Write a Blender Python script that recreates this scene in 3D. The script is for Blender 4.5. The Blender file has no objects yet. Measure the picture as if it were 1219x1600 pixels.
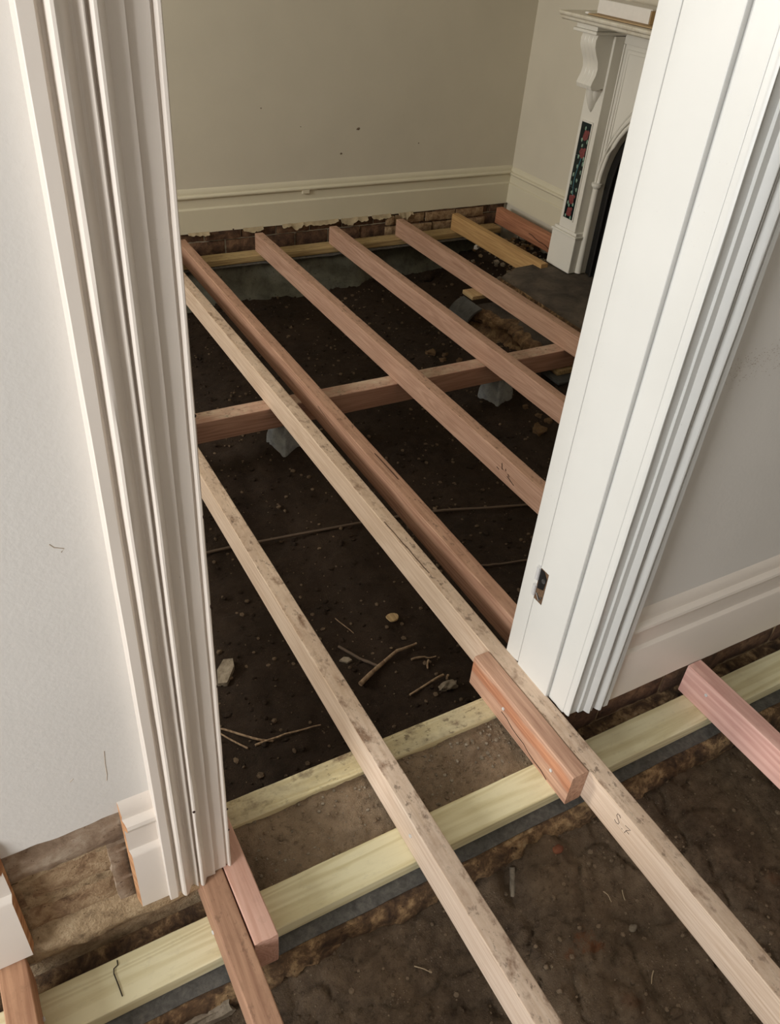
import bpy, bmesh, math, random
from mathutils import Vector, Matrix, noise

S = bpy.context.scene
COL = S.collection

# ------------------------------------------------------------------ camera
CAM_LOC = Vector((0.0, 0.0, 1.6))
YAW, PITCH, ROLL, FPX = -0.560819816, -0.651395465, 0.0946508838, 1274.3
cam_d = bpy.data.cameras.new('camera')
cam = bpy.data.objects.new('camera', cam_d)
COL.objects.link(cam)
_r = Vector((math.cos(ROLL), 0, math.sin(ROLL)))
_u = Vector((-math.sin(ROLL), 0, math.cos(ROLL)))
_f = Vector((0, 1, 0))
_M = Matrix.Rotation(YAW, 3, 'Z') @ Matrix.Rotation(PITCH, 3, 'X')
_r, _u, _f = _M @ _r, _M @ _u, _M @ _f
cam.matrix_world = Matrix(((_r.x, _u.x, -_f.x, CAM_LOC.x), (_r.y, _u.y, -_f.y, CAM_LOC.y),
                           (_r.z, _u.z, -_f.z, CAM_LOC.z), (0, 0, 0, 1)))
cam_d.sensor_fit = 'VERTICAL'
cam_d.sensor_height = 36.0
cam_d.sensor_width = 36.0 * 1219 / 1600
cam_d.lens = 36.0 * FPX / 1600
cam_d.clip_start = 0.02
S.camera = cam

# ------------------------------------------------------------------ world, lights, exposure
w = bpy.data.worlds.new('world')
S.world = w
w.use_nodes = True
bg = w.node_tree.nodes['Background']
bg.inputs['Color'].default_value = (0.75, 0.86, 1.0, 1)
bg.inputs['Strength'].default_value = 0.6

def window_light(name, loc, rot, sx, sy, energy, color):
    l = bpy.data.lights.new(name, 'AREA')
    l.shape = 'RECTANGLE'; l.size = sx; l.size_y = sy
    l.energy = energy; l.color = color
    o = bpy.data.objects.new(name, l); COL.objects.link(o)
    o.location = loc; o.rotation_euler = rot
    return o
# daylight through the window of the front room (left wall) and of the back room (left wall)
window_light('daylight_front_room', (-2.44, -0.27, 1.35), (0, math.radians(-90), 0), 1.7, 1.2, 100, (0.97, 0.985, 1.0))
window_light('daylight_back_room', (-2.44, 3.0, 1.65), (0, math.radians(-90), 0), 1.2, 0.9, 92, (1.0, 0.96, 0.89))

S.view_settings.view_transform = 'Standard'
S.view_settings.look = 'None'
S.view_settings.gamma = 1.0
S.view_settings.use_curve_mapping = False
S.view_settings.exposure = 0.0

# ------------------------------------------------------------------ helpers: materials
def lin(r, g, b):
    def f(c):
        c /= 255.0
        return c / 12.92 if c <= 0.04045 else ((c + 0.055) / 1.055) ** 2.4
    return (f(r), f(g), f(b), 1.0)

class NT:
    def __init__(s, name, rough=0.6):
        s.m = bpy.data.materials.new(name); s.m.use_nodes = True
        s.t = s.m.node_tree; s.n = s.t.nodes
        s.b = s.n['Principled BSDF']; s.b.inputs['Roughness'].default_value = rough
        s.tc = s.n.new('ShaderNodeTexCoord')
    def lk(s, a, b): s.t.links.new(a, b)
    def mapping(s, scale, src='Object', loc=(0, 0, 0)):
        m = s.n.new('ShaderNodeMapping'); m.inputs['Scale'].default_value = scale
        m.inputs['Location'].default_value = loc
        s.lk(s.tc.outputs[src], m.inputs['Vector']); return m.outputs[0]
    def noise(s, vec, scale, detail=4, rough=0.55, dist=0.0):
        n = s.n.new('ShaderNodeTexNoise'); n.inputs['Scale'].default_value = scale
        n.inputs['Detail'].default_value = detail; n.inputs['Roughness'].default_value = rough
        n.inputs['Distortion'].default_value = dist
        s.lk(vec, n.inputs['Vector']); return n.outputs['Fac']
    def ramp(s, fac, stops):
        r = s.n.new('ShaderNodeValToRGB'); e = r.color_ramp.elements
        while len(e) < len(stops): e.new(0.5)
        for i, (p, c) in enumerate(stops):
            e[i].position = p
            e[i].color = c if len(c) == 4 else (*c, 1)
        s.lk(fac, r.inputs[0]); return r.outputs[0]
    def mask(s, fac, lo, hi): return s.ramp(fac, [(lo, (0, 0, 0, 1)), (hi, (1, 1, 1, 1))])
    def mix(s, fac, a, b, mode='MIX'):
        m = s.n.new('ShaderNodeMix'); m.data_type = 'RGBA'; m.blend_type = mode
        for v, i in ((fac, 0), (a, 6), (b, 7)):
            if isinstance(v, (int, float)): m.inputs[i].default_value = v
            elif isinstance(v, tuple): m.inputs[i].default_value = v
            else: s.lk(v, m.inputs[i])
        return m.outputs[2]
    def math(s, op, a, b=0.0):
        m = s.n.new('ShaderNodeMath'); m.operation = op
        for v, i in ((a, 0), (b, 1)):
            if isinstance(v, (int, float)): m.inputs[i].default_value = v
            else: s.lk(v, m.inputs[i])
        return m.outputs[0]
    def up(s, lo=0.6, hi=0.85):
        g = s.n.new('ShaderNodeNewGeometry'); x = s.n.new('ShaderNodeSeparateXYZ')
        s.lk(g.outputs['Normal'], x.inputs[0]); return s.mask(x.outputs['Z'], lo, hi)
    def sep(s, vec):
        x = s.n.new('ShaderNodeSeparateXYZ'); s.lk(vec, x.inputs[0]); return x.outputs
    def bump(s, h, strength=0.3, dist=0.002):
        b = s.n.new('ShaderNodeBump'); b.inputs['Strength'].default_value = strength
        b.inputs['Distance'].default_value = dist
        s.lk(h, b.inputs['Height']); s.lk(b.outputs[0], s.b.inputs['Normal'])
    def color(s, c):
        if isinstance(c, tuple): s.b.inputs['Base Color'].default_value = c
        else: s.lk(c, s.b.inputs['Base Color'])
        return s.m

def wood(name, light, dark, dirt=0.0, dirt_col=None, grain=1.0, seed=0.0, rough=0.75, pale=0.0, cathedral=0.5, edge_dirt=0.0):
    """sawn timber, grain along local Y; dirt is what still clings to the upper face"""
    k = NT(name, rough)
    v = k.mapping((38 * grain, 1.6, 38 * grain), loc=(seed, seed * 1.7, seed * .6))
    fine = k.noise(v, 3.0, 6, 0.62, 0.6)
    v2 = k.mapping((11, 0.5, 11), loc=(seed * 2.1, seed, seed))
    base = k.noise(v2, 1.3, 2, 0.4, 0.15)
    ring = k.math('ADD', k.math('MULTIPLY', k.math('SINE', k.math('MULTIPLY', base, 95.0 * grain)), 0.5), 0.5)
    ring = k.math('POWER', ring, 1.6)
    g = k.mix(cathedral * 0.55, fine, ring)
    c = k.ramp(g, [(0.22, dark), (0.62, light)])
    vb = k.mapping((3, 1.2, 3), loc=(seed, 0, seed))
    broad = k.noise(vb, 1.6, 3)
    c = k.mix(k.mask(broad, 0.42, 0.75), c, k.mix(0.3, c, dark))
    if dirt > 0:
        up = k.up()
        vd = k.mapping((1, 0.55, 1), loc=(seed * 3, 0, 0))
        d1 = k.noise(vd, 22, 8, 0.68); d2 = k.noise(vd, 60, 6, 0.7); d3 = k.noise(vd, 5, 3)
        dc = dirt_col or lin(120, 98, 78)
        pd = k.noise(vd, 9, 6, 0.65)
        c_up = k.mix(k.math('MULTIPLY', k.mask(pd, 0.36, 0.62), min(0.9, dirt * 0.8)), c, k.ramp(d1, [(0.3, dc), (0.7, light)]))
        c_up = k.mix(k.math('MULTIPLY', k.mask(d1, 0.52, 0.66), 0.8 * dirt), c_up, k.ramp(d2, [(0.3, lin(98, 68, 48)), (0.7, dc)]))
        c_up = k.mix(k.math('MULTIPLY', k.math('MULTIPLY', k.mask(d2, 0.56, 0.62), k.mask(d3, 0.36, 0.54)), min(0.62, 0.8 * dirt)), c_up, lin(70, 48, 34))
        c = k.mix(up, c, c_up)
    if pale:
        pass
    h = k.mix(0.5, fine, k.noise(v, 9, 3))
    k.bump(h, 0.35, 0.0012)
    return k.color(c)

def paint(name, col, rough=0.45, bump=0.15, dirty=0.0, scale=60):
    k = NT(name, rough)
    v = k.mapping((1, 1, 1))
    n = k.noise(v, scale, 4); n2 = k.noise(v, 3.0, 4)
    c = k.mix(k.mask(n2, 0.35, 0.8), col, tuple(x * 0.93 for x in col[:3]) + (1,))
    if dirty:
        n3 = k.noise(v, 260, 3); n4 = k.noise(v, 7, 5, 0.65)
        c = k.mix(k.math('MULTIPLY', k.math('MULTIPLY', k.mask(n3, 0.69, 0.75), k.mask(n4, 0.55, 0.65)), dirty), c, lin(96, 70, 52))
    k.bump(n, bump, 0.0015)
    return k.color(c)

def soil(name, dark, light, fleck, rough=0.95, scale=1.0, rust=None):
    k = NT(name, rough)
    v = k.mapping((1, 1, 1))
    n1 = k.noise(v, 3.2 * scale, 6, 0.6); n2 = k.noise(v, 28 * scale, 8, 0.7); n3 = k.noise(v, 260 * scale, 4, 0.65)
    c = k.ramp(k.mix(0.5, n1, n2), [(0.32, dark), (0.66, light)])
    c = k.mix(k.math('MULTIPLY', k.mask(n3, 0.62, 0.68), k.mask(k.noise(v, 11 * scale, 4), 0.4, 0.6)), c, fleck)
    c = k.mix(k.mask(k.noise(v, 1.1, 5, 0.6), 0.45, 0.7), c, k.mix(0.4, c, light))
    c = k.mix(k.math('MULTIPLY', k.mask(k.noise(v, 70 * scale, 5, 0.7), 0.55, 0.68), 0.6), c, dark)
    if rust:
        for (x, y, r, a) in rust:
            d = k.n.new('ShaderNodeVectorMath'); d.operation = 'DISTANCE'
            vv = k.sep(v); cb = k.n.new('ShaderNodeCombineXYZ'); k.lk(vv[0], cb.inputs[0]); k.lk(vv[1], cb.inputs[1])
            k.lk(cb.outputs[0], d.inputs[0]); d.inputs[1].default_value = (x, y, 0)
            m = k.math('ADD', d.outputs['Value'], k.math('MULTIPLY', k.math('SUBTRACT', n2, 0.5), r * 5.0))
            mm = k.ramp(m, [(r * 0.25, (a, a, a, 1)), (r * 1.1, (0, 0, 0, 1))])
            c = k.mix(mm, c, lin(140, 82, 46))
    k.bump(k.mix(0.4, n2, n3), 1.0, 0.012)
    k.b.inputs['Specular IOR Level'].default_value = 0.25
    return k.color(c)

def rocky(name, cols, scale=14, rough=0.95, bump=0.8):
    k = NT(name, rough)
    v = k.mapping((1, 1, 1))
    n = k.noise(v, scale, 8, 0.68, 0.4); n2 = k.noise(v, scale * 6, 4)
    c = k.ramp(n, [(0.3 + 0.4 * i / max(1, len(cols) - 1), cc) for i, cc in enumerate(cols)])
    c = k.mix(k.mask(n2, 0.62, 0.72), c, cols[0])
    k.bump(k.mix(0.5, n, n2), bump, 0.005)
    return k.color(c)

def plain(name, col, rough=0.5, metal=0.0, var=0.12, scale=40):
    k = NT(name, rough)
    k.b.inputs['Metallic'].default_value = metal
    n = k.noise(k.mapping((1, 1, 1)), scale, 4)
    c = k.ramp(n, [(0.3, tuple(x * (1 - var) for x in col[:3]) + (1,)), (0.7, col)])
    return k.color(c)

# ------------------------------------------------------------------ helpers: meshes and objects
class MB:
    def __init__(s): s.v = []; s.f = []; s.mi = []; s.cur = 0
    def add(s, vs, fs):
        o = len(s.v); s.v += [tuple(p) for p in vs]
        for f in fs: s.f.append([i + o for i in f]); s.mi.append(s.cur)
        return s
    def box(s, x0, x1, y0, y1, z0, z1):
        return s.add([(x0, y0, z0), (x1, y0, z0), (x1, y1, z0), (x0, y1, z0), (x0, y0, z1), (x1, y0, z1), (x1, y1, z1), (x0, y1, z1)],
                     [(3, 2, 1, 0), (4, 5, 6, 7), (0, 1, 5, 4), (1, 2, 6, 5), (2, 3, 7, 6), (3, 0, 4, 7)])
    def loft(s, rings, closed=True, caps=True):
        n = len(rings[0]); vs = [p for r in rings for p in r]; fs = []
        for i in range(len(rings) - 1):
            for j in range(n if closed else n - 1):
                a = i * n + j; b = i * n + (j + 1) % n
                fs.append((a, b, b + n, a + n))
        if caps:
            fs.append(tuple(reversed(range(n)))); fs.append(tuple(range((len(rings) - 1) * n, len(rings) * n)))
        return s.add(vs, fs)
    def tube(s, pts, rad, n=8, flat=1.0):
        pts = [Vector(p) for p in pts]; rings = []
        for i, p in enumerate(pts):
            t = (pts[min(i + 1, len(pts) - 1)] - pts[max(i - 1, 0)]).normalized()
            a = Vector((0, 0, 1)) if abs(t.z) < 0.9 else Vector((1, 0, 0))
            u = t.cross(a).normalized(); w_ = u.cross(t).normalized()
            r = rad[i] if isinstance(rad, (list, tuple)) else rad
            rings.append([p + u * (r * math.cos(2 * math.pi * k / n)) + w_ * (r * flat * math.sin(2 * math.pi * k / n)) for k in range(n)])
        return s.loft(rings)
    def blob(s, c, r, seed=0, rough=0.25, sub=2, sq=None):
        bm = bmesh.new(); bmesh.ops.create_icosphere(bm, subdivisions=sub, radius=1.0)
        vs = []
        for v in bm.verts:
            p = v.co.copy()
            if sq: p = Vector([math.copysign(abs(q) ** sq, q) for q in p])
            k = 1 + rough * noise.noise(v.co * 1.6 + Vector((seed * 7.31, seed * 3.17, seed * 1.93)))
            vs.append((c[0] + p.x * r[0] * k, c[1] + p.y * r[1] * k, c[2] + p.z * r[2] * k))
        fs = [[v.index for v in f.verts] for f in bm.faces]
        bm.free(); return s.add(vs, fs)
    def build(s, name, mats, parent=None, smooth=None, bevel=None, seg=2, loc=None, rotz=None):
        me = bpy.data.meshes.new(name); me.from_pydata(s.v, [], s.f)
        mats = mats if isinstance(mats, (list, tuple)) else [mats]
        for m in mats: me.materials.append(m)
        for p, i in zip(me.polygons, s.mi): p.material_index = i
        bm = bmesh.new(); bm.from_mesh(me); bmesh.ops.recalc_face_normals(bm, faces=bm.faces); bm.to_mesh(me); bm.free()
        if smooth:
            for p in me.polygons: p.use_smooth = True
            me.set_sharp_from_angle(angle=math.radians(smooth))
        o = bpy.data.objects.new(name, me); COL.objects.link(o)
        if parent: o.parent = parent
        if loc is not None: o.location = loc
        if rotz is not None: o.rotation_euler = (0, 0, rotz)
        if bevel:
            b = o.modifiers.new('bevel', 'BEVEL'); b.width = bevel; b.segments = seg; b.limit_method = 'ANGLE'; b.angle_limit = math.radians(40)
        return o

def thing(name, label, cat, loc=(0, 0, 0), group=None, rotz=0.0):
    o = bpy.data.objects.new(name, None); COL.objects.link(o); o.location = loc; o.rotation_euler = (0, 0, rotz)
    o.empty_display_size = 0.05
    return tag(o, label, cat, group)
def tag(o, label, cat, group=None, kind=None):
    o['label'] = label; o['category'] = cat
    if group: o['group'] = group
    if kind: o['kind'] = kind
    return o
def struct(o, label=None):
    o['kind'] = 'structure'
    if label: o['label'] = label
    return o
def fbm(x, y, z=0.0, oct=4, sc=1.0):
    t = 0; a = 1.0
    for i in range(oct):
        t += a * noise.noise(Vector((x * sc, y * sc, z + i * 9.1))); a *= 0.5; sc *= 2.1
    return t

# ------------------------------------------------------------------ materials
M = {}
M['wall'] = paint('wall_paint', lin(220, 215, 208), 0.55, 0.30, scale=90)
M['wall_back'] = paint('wall_paint_beige', lin(214, 207, 190), 0.6, 0.2, scale=70)  # slightly beiger than the other wall paint
M['trim'] = paint('gloss_trim_paint', lin(213, 212, 207), 0.35, 0.18, dirty=0.5, scale=45)
M['trim_warm_lit'] = paint('gloss_trim_paint_warm_lit', lin(227, 216, 204), 0.35, 0.18, dirty=0.5, scale=45)  # same trim paint, with the warm cast of the light put into its colour
M['trim_old'] = paint('cream_trim_paint', lin(222, 215, 192), 0.4, 0.15, dirty=0.6)
M['mantel'] = paint('mantel_paint', lin(228, 225, 216), 0.35, 0.08)
M['ceil'] = paint('ceiling_paint', lin(225, 222, 215), 0.7, 0.1)
M['gap'] = plain('shadow_gap_filler', lin(60, 50, 42), 0.9)
M['brick'] = rocky('old_brick', [lin(92, 68, 48), lin(136, 108, 80), lin(166, 140, 108), lin(184, 160, 130)], 26, bump=1.0)
M['mortar'] = rocky('lime_mortar', [lin(108, 88, 64), lin(166, 142, 110), lin(192, 170, 138)], 34, bump=1.0)
M['brick_dark'] = rocky('dark_brick', [lin(46, 33, 25), lin(96, 70, 52), lin(140, 108, 80)], 18)  # darker brown than the other brick, for the courses below the baseboards
M['brick_red'] = rocky('red_brick', [lin(70, 40, 28), lin(128, 78, 54), lin(150, 106, 76)], 16)
M['grounds'] = rocky('stained_plaster_band', [lin(108, 86, 68), lin(150, 128, 106), lin(184, 168, 148)], 16, bump=0.5)
M['render'] = rocky('grey_cement_render', [lin(70, 70, 62), lin(104, 104, 92), lin(126, 124, 110)], 9, bump=0.6)
M['footing'] = rocky('crumbling_footing', [lin(46, 33, 23), lin(72, 54, 38), lin(104, 80, 56), lin(164, 134, 96), lin(190, 168, 132)], 20, bump=1.0)
M['torn'] = plain('torn_plaster', lin(190, 172, 140), 0.9, var=0.35, scale=30)
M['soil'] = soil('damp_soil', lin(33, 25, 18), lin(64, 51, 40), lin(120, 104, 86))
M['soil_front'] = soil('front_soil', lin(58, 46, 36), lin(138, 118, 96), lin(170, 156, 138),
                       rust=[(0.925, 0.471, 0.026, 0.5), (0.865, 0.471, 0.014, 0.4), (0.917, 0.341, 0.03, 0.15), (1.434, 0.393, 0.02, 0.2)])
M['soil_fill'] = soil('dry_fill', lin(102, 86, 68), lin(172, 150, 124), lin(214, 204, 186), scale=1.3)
M['stone'] = rocky('pale_stone', [lin(96, 84, 70), lin(140, 128, 110), lin(170, 158, 140)], 26)
M['rubble'] = rocky('rubble_brick', [lin(58, 42, 28), lin(112, 86, 58), lin(150, 124, 88)], 26)
M['hearth'] = rocky('sooty_hearth', [lin(46, 39, 32), lin(76, 66, 55), lin(98, 86, 72)], 7, bump=0.3)
M['slate'] = rocky('grey_slate', [lin(70, 70, 68), lin(96, 96, 94)], 18, bump=0.3)
M['concrete'] = rocky('stump_concrete', [lin(116, 120, 122), lin(152, 156, 158), lin(176, 178, 178)], 22, bump=0.4)
M['dpc'] = rocky('black_damp_course', [lin(64, 61, 58), lin(88, 86, 82), lin(112, 108, 102)], 60, 0.7, bump=0.25)
M['iron'] = plain('black_iron', lin(26, 24, 23), 0.5, 0.2, 0.3)
M['steel'] = plain('worn_steel', lin(150, 150, 150), 0.35, 0.8, 0.4, 200)
M['rust'] = plain('rusty_recess', lin(110, 84, 60), 0.8, 0.0, 0.5, 200)
M['nailhead'] = plain('galvanised_nail', lin(225, 225, 225), 0.4, 0.3)
M['raw'] = wood('raw_split_wood', lin(206, 156, 112), lin(160, 108, 70), grain=0.6, seed=3)
M['pine'] = wood('treated_pine', lin(238, 230, 192), lin(216, 204, 158), 0.08, lin(168, 150, 104), 0.7, 1.3, cathedral=0.6)
M['pine_dirty'] = wood('soiled_treated_pine', lin(228, 218, 178), lin(204, 188, 142), 1.2, lin(132, 118, 98), 0.7, 4.2)
M['pine_old'] = wood('weathered_pine', lin(196, 172, 124), lin(150, 124, 84), 0.5, lin(120, 100, 72), 0.9, 6.2)
M['packer'] = wood('packer_pine', lin(196, 170, 126), lin(156, 128, 88), 0.2, None, 1.0, 8.8)
M['pencil'] = plain('pencil_graphite', lin(92, 74, 64), 0.8)
M['mark'] = plain('dark_gouge', lin(58, 36, 26), 0.9)
M['cable'] = plain('dusty_cable', lin(104, 88, 74), 0.8)
M['twig'] = wood('dry_twig', lin(168, 144, 116), lin(116, 92, 70), seed=2)
M['straw'] = plain('dry_straw', lin(190, 170, 140), 0.8)
M['wire'] = plain('dark_wire', lin(52, 46, 40), 0.5, 0.5)
M['card'] = plain('brown_cardboard', lin(196, 168, 128), 0.85)
M['white'] = plain('white_board', lin(232, 228, 222), 0.6, var=0.05)
M['marble'] = rocky('veined_mantel', [lin(196, 186, 166), lin(220, 214, 198), lin(228, 224, 212)], 9, 0.4, bump=0.05)
M['tile'] = plain('dark_teal_glaze', lin(14, 34, 38), 0.12, var=0.5)
M['rose'] = plain('rose_glaze', lin(132, 70, 70), 0.2, var=0.35, scale=120)
M['leaf'] = plain('leaf_glaze', lin(140, 168, 150), 0.2, var=0.35, scale=120)
M['stem'] = plain('stem_glaze', lin(84, 130, 140), 0.2)
M['scuff'] = plain('scuff', lin(186, 172, 156), 0.9)
M['dent'] = plain('dent_mark', lin(120, 104, 86), 0.9)  # brown tone of the small dark spots on the far wall
M['crack'] = plain('dark_split', lin(66, 40, 26), 0.95)
# timber of the joists
PINK = (lin(206, 158, 132), lin(164, 112, 88)); TAN = (lin(214, 184, 150), lin(172, 138, 106))
M['j_tan'] = wood('joist_tan', lin(226, 205, 184), lin(194, 166, 140), 1.1, lin(148, 116, 90), 1.0, 11.0, cathedral=0.25)
M['j_long'] = wood('joist_long', lin(224, 202, 180), lin(192, 163, 136), 1.0, lin(150, 118, 92), 1.0, 17.0, cathedral=0.25)
M['j_red'] = wood('joist_red', lin(188, 150, 126), lin(148, 108, 86), 0.7, lin(178, 138, 112), 0.9, 21.0, cathedral=0.45)
M['j_pinkA'] = wood('joist_rose', lin(192, 156, 134), lin(156, 118, 96), 0.8, lin(176, 138, 112), 1.0, 25.0, cathedral=0.35)
M['j_pinkB'] = wood('joist_rose_dull', lin(190, 154, 132), lin(154, 116, 95), 0.6, lin(172, 134, 108), 1.0, 31.0, cathedral=0.3)
M['j_pinkC'] = wood('joist_rose_brown', lin(188, 152, 128), lin(152, 114, 92), 0.5, lin(174, 136, 108), 1.0, 37.0, cathedral=0.3)
M['j_gold'] = wood('joist_gold', lin(196, 158, 104), lin(156, 116, 72), 0.3, lin(186, 154, 106), 1.0, 41.0, cathedral=0.3)
M['j_rust'] = wood('joist_rust', lin(184, 128, 96), lin(140, 88, 62), 0.2, lin(168, 122, 92), 1.0, 43.0, cathedral=0.4)
M['j_new'] = wood('joist_new_pink', lin(228, 184, 170), lin(200, 148, 136), 0.2, lin(208, 172, 154), 0.45, 47.0, cathedral=0.55)
M['j_brown'] = wood('joist_brown', lin(190, 148, 118), lin(146, 106, 82), 0.4, lin(162, 124, 98), 1.0, 53.0, cathedral=0.3)
M['j_old'] = wood('joist_old_end', lin(196, 150, 116), lin(150, 106, 78), 0.3, lin(176, 132, 102), 1.0, 57.0, cathedral=0.3)
M['bearer'] = wood('bearer_hardwood', lin(190, 150, 130), lin(154, 114, 96), 1.0, lin(214, 204, 178), 1.0, 61.0, cathedral=0.3)
M['blk_pink'] = wood('block_pink', lin(226, 182, 162), lin(196, 146, 124), 0.1, None, 1.0, 67.0, cathedral=0.4)
def block_red():
    k = NT('block_red', 0.6)
    v = k.mapping((34, 1.6, 34), loc=(5, 2, 8)); fine = k.noise(v, 3, 6, 0.62, 0.5)
    c = k.ramp(fine, [(0.28, lin(160, 118, 96)), (0.66, lin(208, 168, 142))])
    z = k.sep(k.mapping((1, 1, 1)))[2]
    wob = k.math('ADD', z, k.math('MULTIPLY', k.math('SUBTRACT', k.noise(k.mapping((4, 5, 4)), 2.0, 3), 0.5), 0.03))
    up = k.up()
    band = k.ramp(k.math('ADD', wob, 0.1), [(0.045, (0, 0, 0, 1)), (0.052, (1, 1, 1, 1)), (0.080, (1, 1, 1, 1)), (0.090, (0, 0, 0, 1))])
    g = k.n.new('ShaderNodeNewGeometry'); nx = k.sep(g.outputs['Normal'])[0]
    side = k.mask(k.math('MULTIPLY', nx, -1.0), 0.6, 0.9)
    c = k.mix(k.math('MULTIPLY', k.math('MULTIPLY', band, side), 0.62), c, k.ramp(fine, [(0.3, lin(150, 84, 50)), (0.7, lin(206, 134, 90))]))
    k.bump(fine, 0.4, 0.0015)
    return k.color(c)
M['blk_red'] = block_red()

# ================================================================== SETTING
WY0, WY1 = 0.885, 1.095        # plaster faces of the wall with the doorway
X0, X1 = -2.5, 3.48
YN, YF = -3.0, 4.45
CZ = 2.75
OL, OR = 0.232, 1.137          # rough opening
# outer shell -------------------------------------------------------
def wall_with_holes_x(name, x0, x1, ya, yb, holes, mat):
    mb = MB(); y = ya
    for (h0, h1, z0, z1) in holes:
        mb.box(x0, x1, y, h0, -0.6, CZ); mb.box(x0, x1, h0, h1, -0.6, z0); mb.box(x0, x1, h0, h1, z1, CZ); y = h1
    mb.box(x0, x1, y, yb, -0.6, CZ)
    return struct(mb.build(name, mat))
wall_with_holes_x('wall_left', X0 - 0.2, X0, YN - 0.2, YF + 0.2, [(-0.92, 0.38, 0.48, 2.22), (2.53, 3.47, 1.02, 2.28)], M['wall'])
for i, (a, b, z0, z1) in enumerate([(-0.92, 0.38, 0.48, 2.22), (2.53, 3.47, 1.02, 2.28)]):
    f = MB()
    f.box(X0 - 0.14, X0 - 0.08, a, a + 0.05, z0, z1).box(X0 - 0.14, X0 - 0.08, b - 0.05, b, z0, z1)
    f.box(X0 - 0.14, X0 - 0.08, a + 0.05, b - 0.05, z0, z0 + 0.06).box(X0 - 0.14, X0 - 0.08, a + 0.05, b - 0.05, z1 - 0.05, z1)
    f.box(X0 - 0.13, X0 - 0.09, a + 0.05, b - 0.05, (z0 + z1) / 2 - 0.02, (z0 + z1) / 2 + 0.02)
    struct(f.build('window_%d' % (i + 1), M['trim']))
struct(MB().box(X0, X1, YN - 0.2, YN, -0.6, CZ).build('wall_near', M['wall']))
struct(MB().box(X1, X1 + 0.2, YN, YF, -0.6, CZ).build('wall_right', M['wall_back']))
struct(MB().box(X0 - 0.2, X1 + 0.2, YN - 0.2, YF + 0.2, CZ, CZ + 0.1).build('ceiling', M['ceil']))

# wall with the doorway: brick core, plaster coats, brick seen where the baseboard was taken off
def ragged_plaster(mb, x0, x1, z0, z1, yf, yb, seed, amp=0.006, n=120):
    """plaster sheet with a ragged lower edge"""
    top = []; bot = []
    for i in range(n + 1):
        x = x0 + (x1 - x0) * i / n
        bot.append((x, z0 + amp * fbm(x, seed, 0, 3, 14)))
    ring = []
    for x, z in bot: ring.append([(x, yf, z), (x, yf, z1), (x, yb, z1), (x, yb, z)])
    mb.loft(ring)
core = MB().box(X0, OL, WY0 + 0.016, WY1 - 0.012, -0.145, CZ).box(OR, X1, WY0 + 0.016, WY1 - 0.012, -0.145, CZ).box(OL, OR, WY0 + 0.016, WY1 - 0.012, 2.06, CZ)
wd = struct(core.build('wall_doorway', M['mortar']))
pl = MB()
ragged_plaster(pl, X0, OL, 0.296, CZ, WY0, WY0 + 0.016, 1.3, 0.005, 260)
ragged_plaster(pl, OR, X1, 0.03, CZ, WY0, WY0 + 0.016, 4.4, 0.004, 120)
pl.box(OL, OR, WY0, WY0 + 0.016, 2.06, CZ)
struct(pl.build('plaster', M['wall'], wd))
pb = MB().box(X0, OL, WY1 - 0.012, WY1, 0.0, CZ).box(OR, X1, WY1 - 0.012, WY1, 0.0, CZ).box(OL, OR, WY1 - 0.012, WY1, 2.06, CZ)
struct(pb.build('plaster', M['wall_back'], wd))
def brick_face(mb, x0, x1, z0, z1, y, courses, L, seed, depth=0.012, joint=0.010, jit=0.004, side=-1):
    """rough individual bricks standing just proud of the core; side -1: face towards -y"""
    rnd = random.Random(seed); ch = (z1 - z0) / courses
    for c in range(courses):
        x = x0 - rnd.random() * L * 0.8
        while x < x1:
            a, b = max(x, x0), min(x + L - joint, x1)
            if b - a > 0.02:
                nx = max(3, int((b - a) / 0.02)); nz = 4
                zz0, zz1 = z0 + c * ch + joint * 0.5, z0 + (c + 1) * ch - joint * 0.5
                off = rnd.uniform(-jit, jit); rows = []
                for j in range(nz + 1):
                    row = []
                    for i in range(nx + 1):
                        px = a + (b - a) * i / nx; pz = zz0 + (zz1 - zz0) * j / nz
                        edge = 0.0 if (0 < i < nx and 0 < j < nz) else 1.0
                        e = depth + off - edge * 0.005 + 0.004 * fbm(px, pz, seed, 3, 40)
                        row.append((px + edge * 0.003 * noise.noise(Vector((px * 60, pz * 60, seed))), y + side * e, pz + edge * 0.003 * noise.noise(Vector((pz * 60, px * 50, seed + 3)))))
                    rows.append(row)
                vs = [p for r in rows for p in r]; W = nx + 1
                fs = [(j * W + i, j * W + i + 1, (j + 1) * W + i + 1, (j + 1) * W + i) for j in range(nz) for i in range(nx)]
                # sides back to the core
                ring = [j for j in range(W)] + [k * W + nx for k in range(1, nz + 1)] + [nz * W + i for i in range(nx - 1, -1, -1)] + [k * W for k in range(nz - 1, 0, -1)]
                base = len(vs)
                for r in ring: vs.append((vs[r][0], y - side * 0.002, vs[r][2]))
                for q in range(len(ring)):
                    q2 = (q + 1) % len(ring)
                    fs.append((ring[q], ring[q2], base + q2, base + q))
                mb.add(vs, fs)
            x += L
cy = WY0 + 0.016
bk = MB(); brick_face(bk, -1.435, 0.225, -0.09, 0.195, cy, 3, 0.23, 5, 0.006, 0.014, 0.003)
struct(bk.build('brickwork', M['brick'], wd, smooth=50))
bk = MB(); brick_face(bk, OR, 3.4, -0.14, 0.04, cy, 2, 0.23, 9, 0.010, 0.010, 0.004)
struct(bk.build('brickwork', M['brick_dark'], wd, smooth=50))
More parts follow.
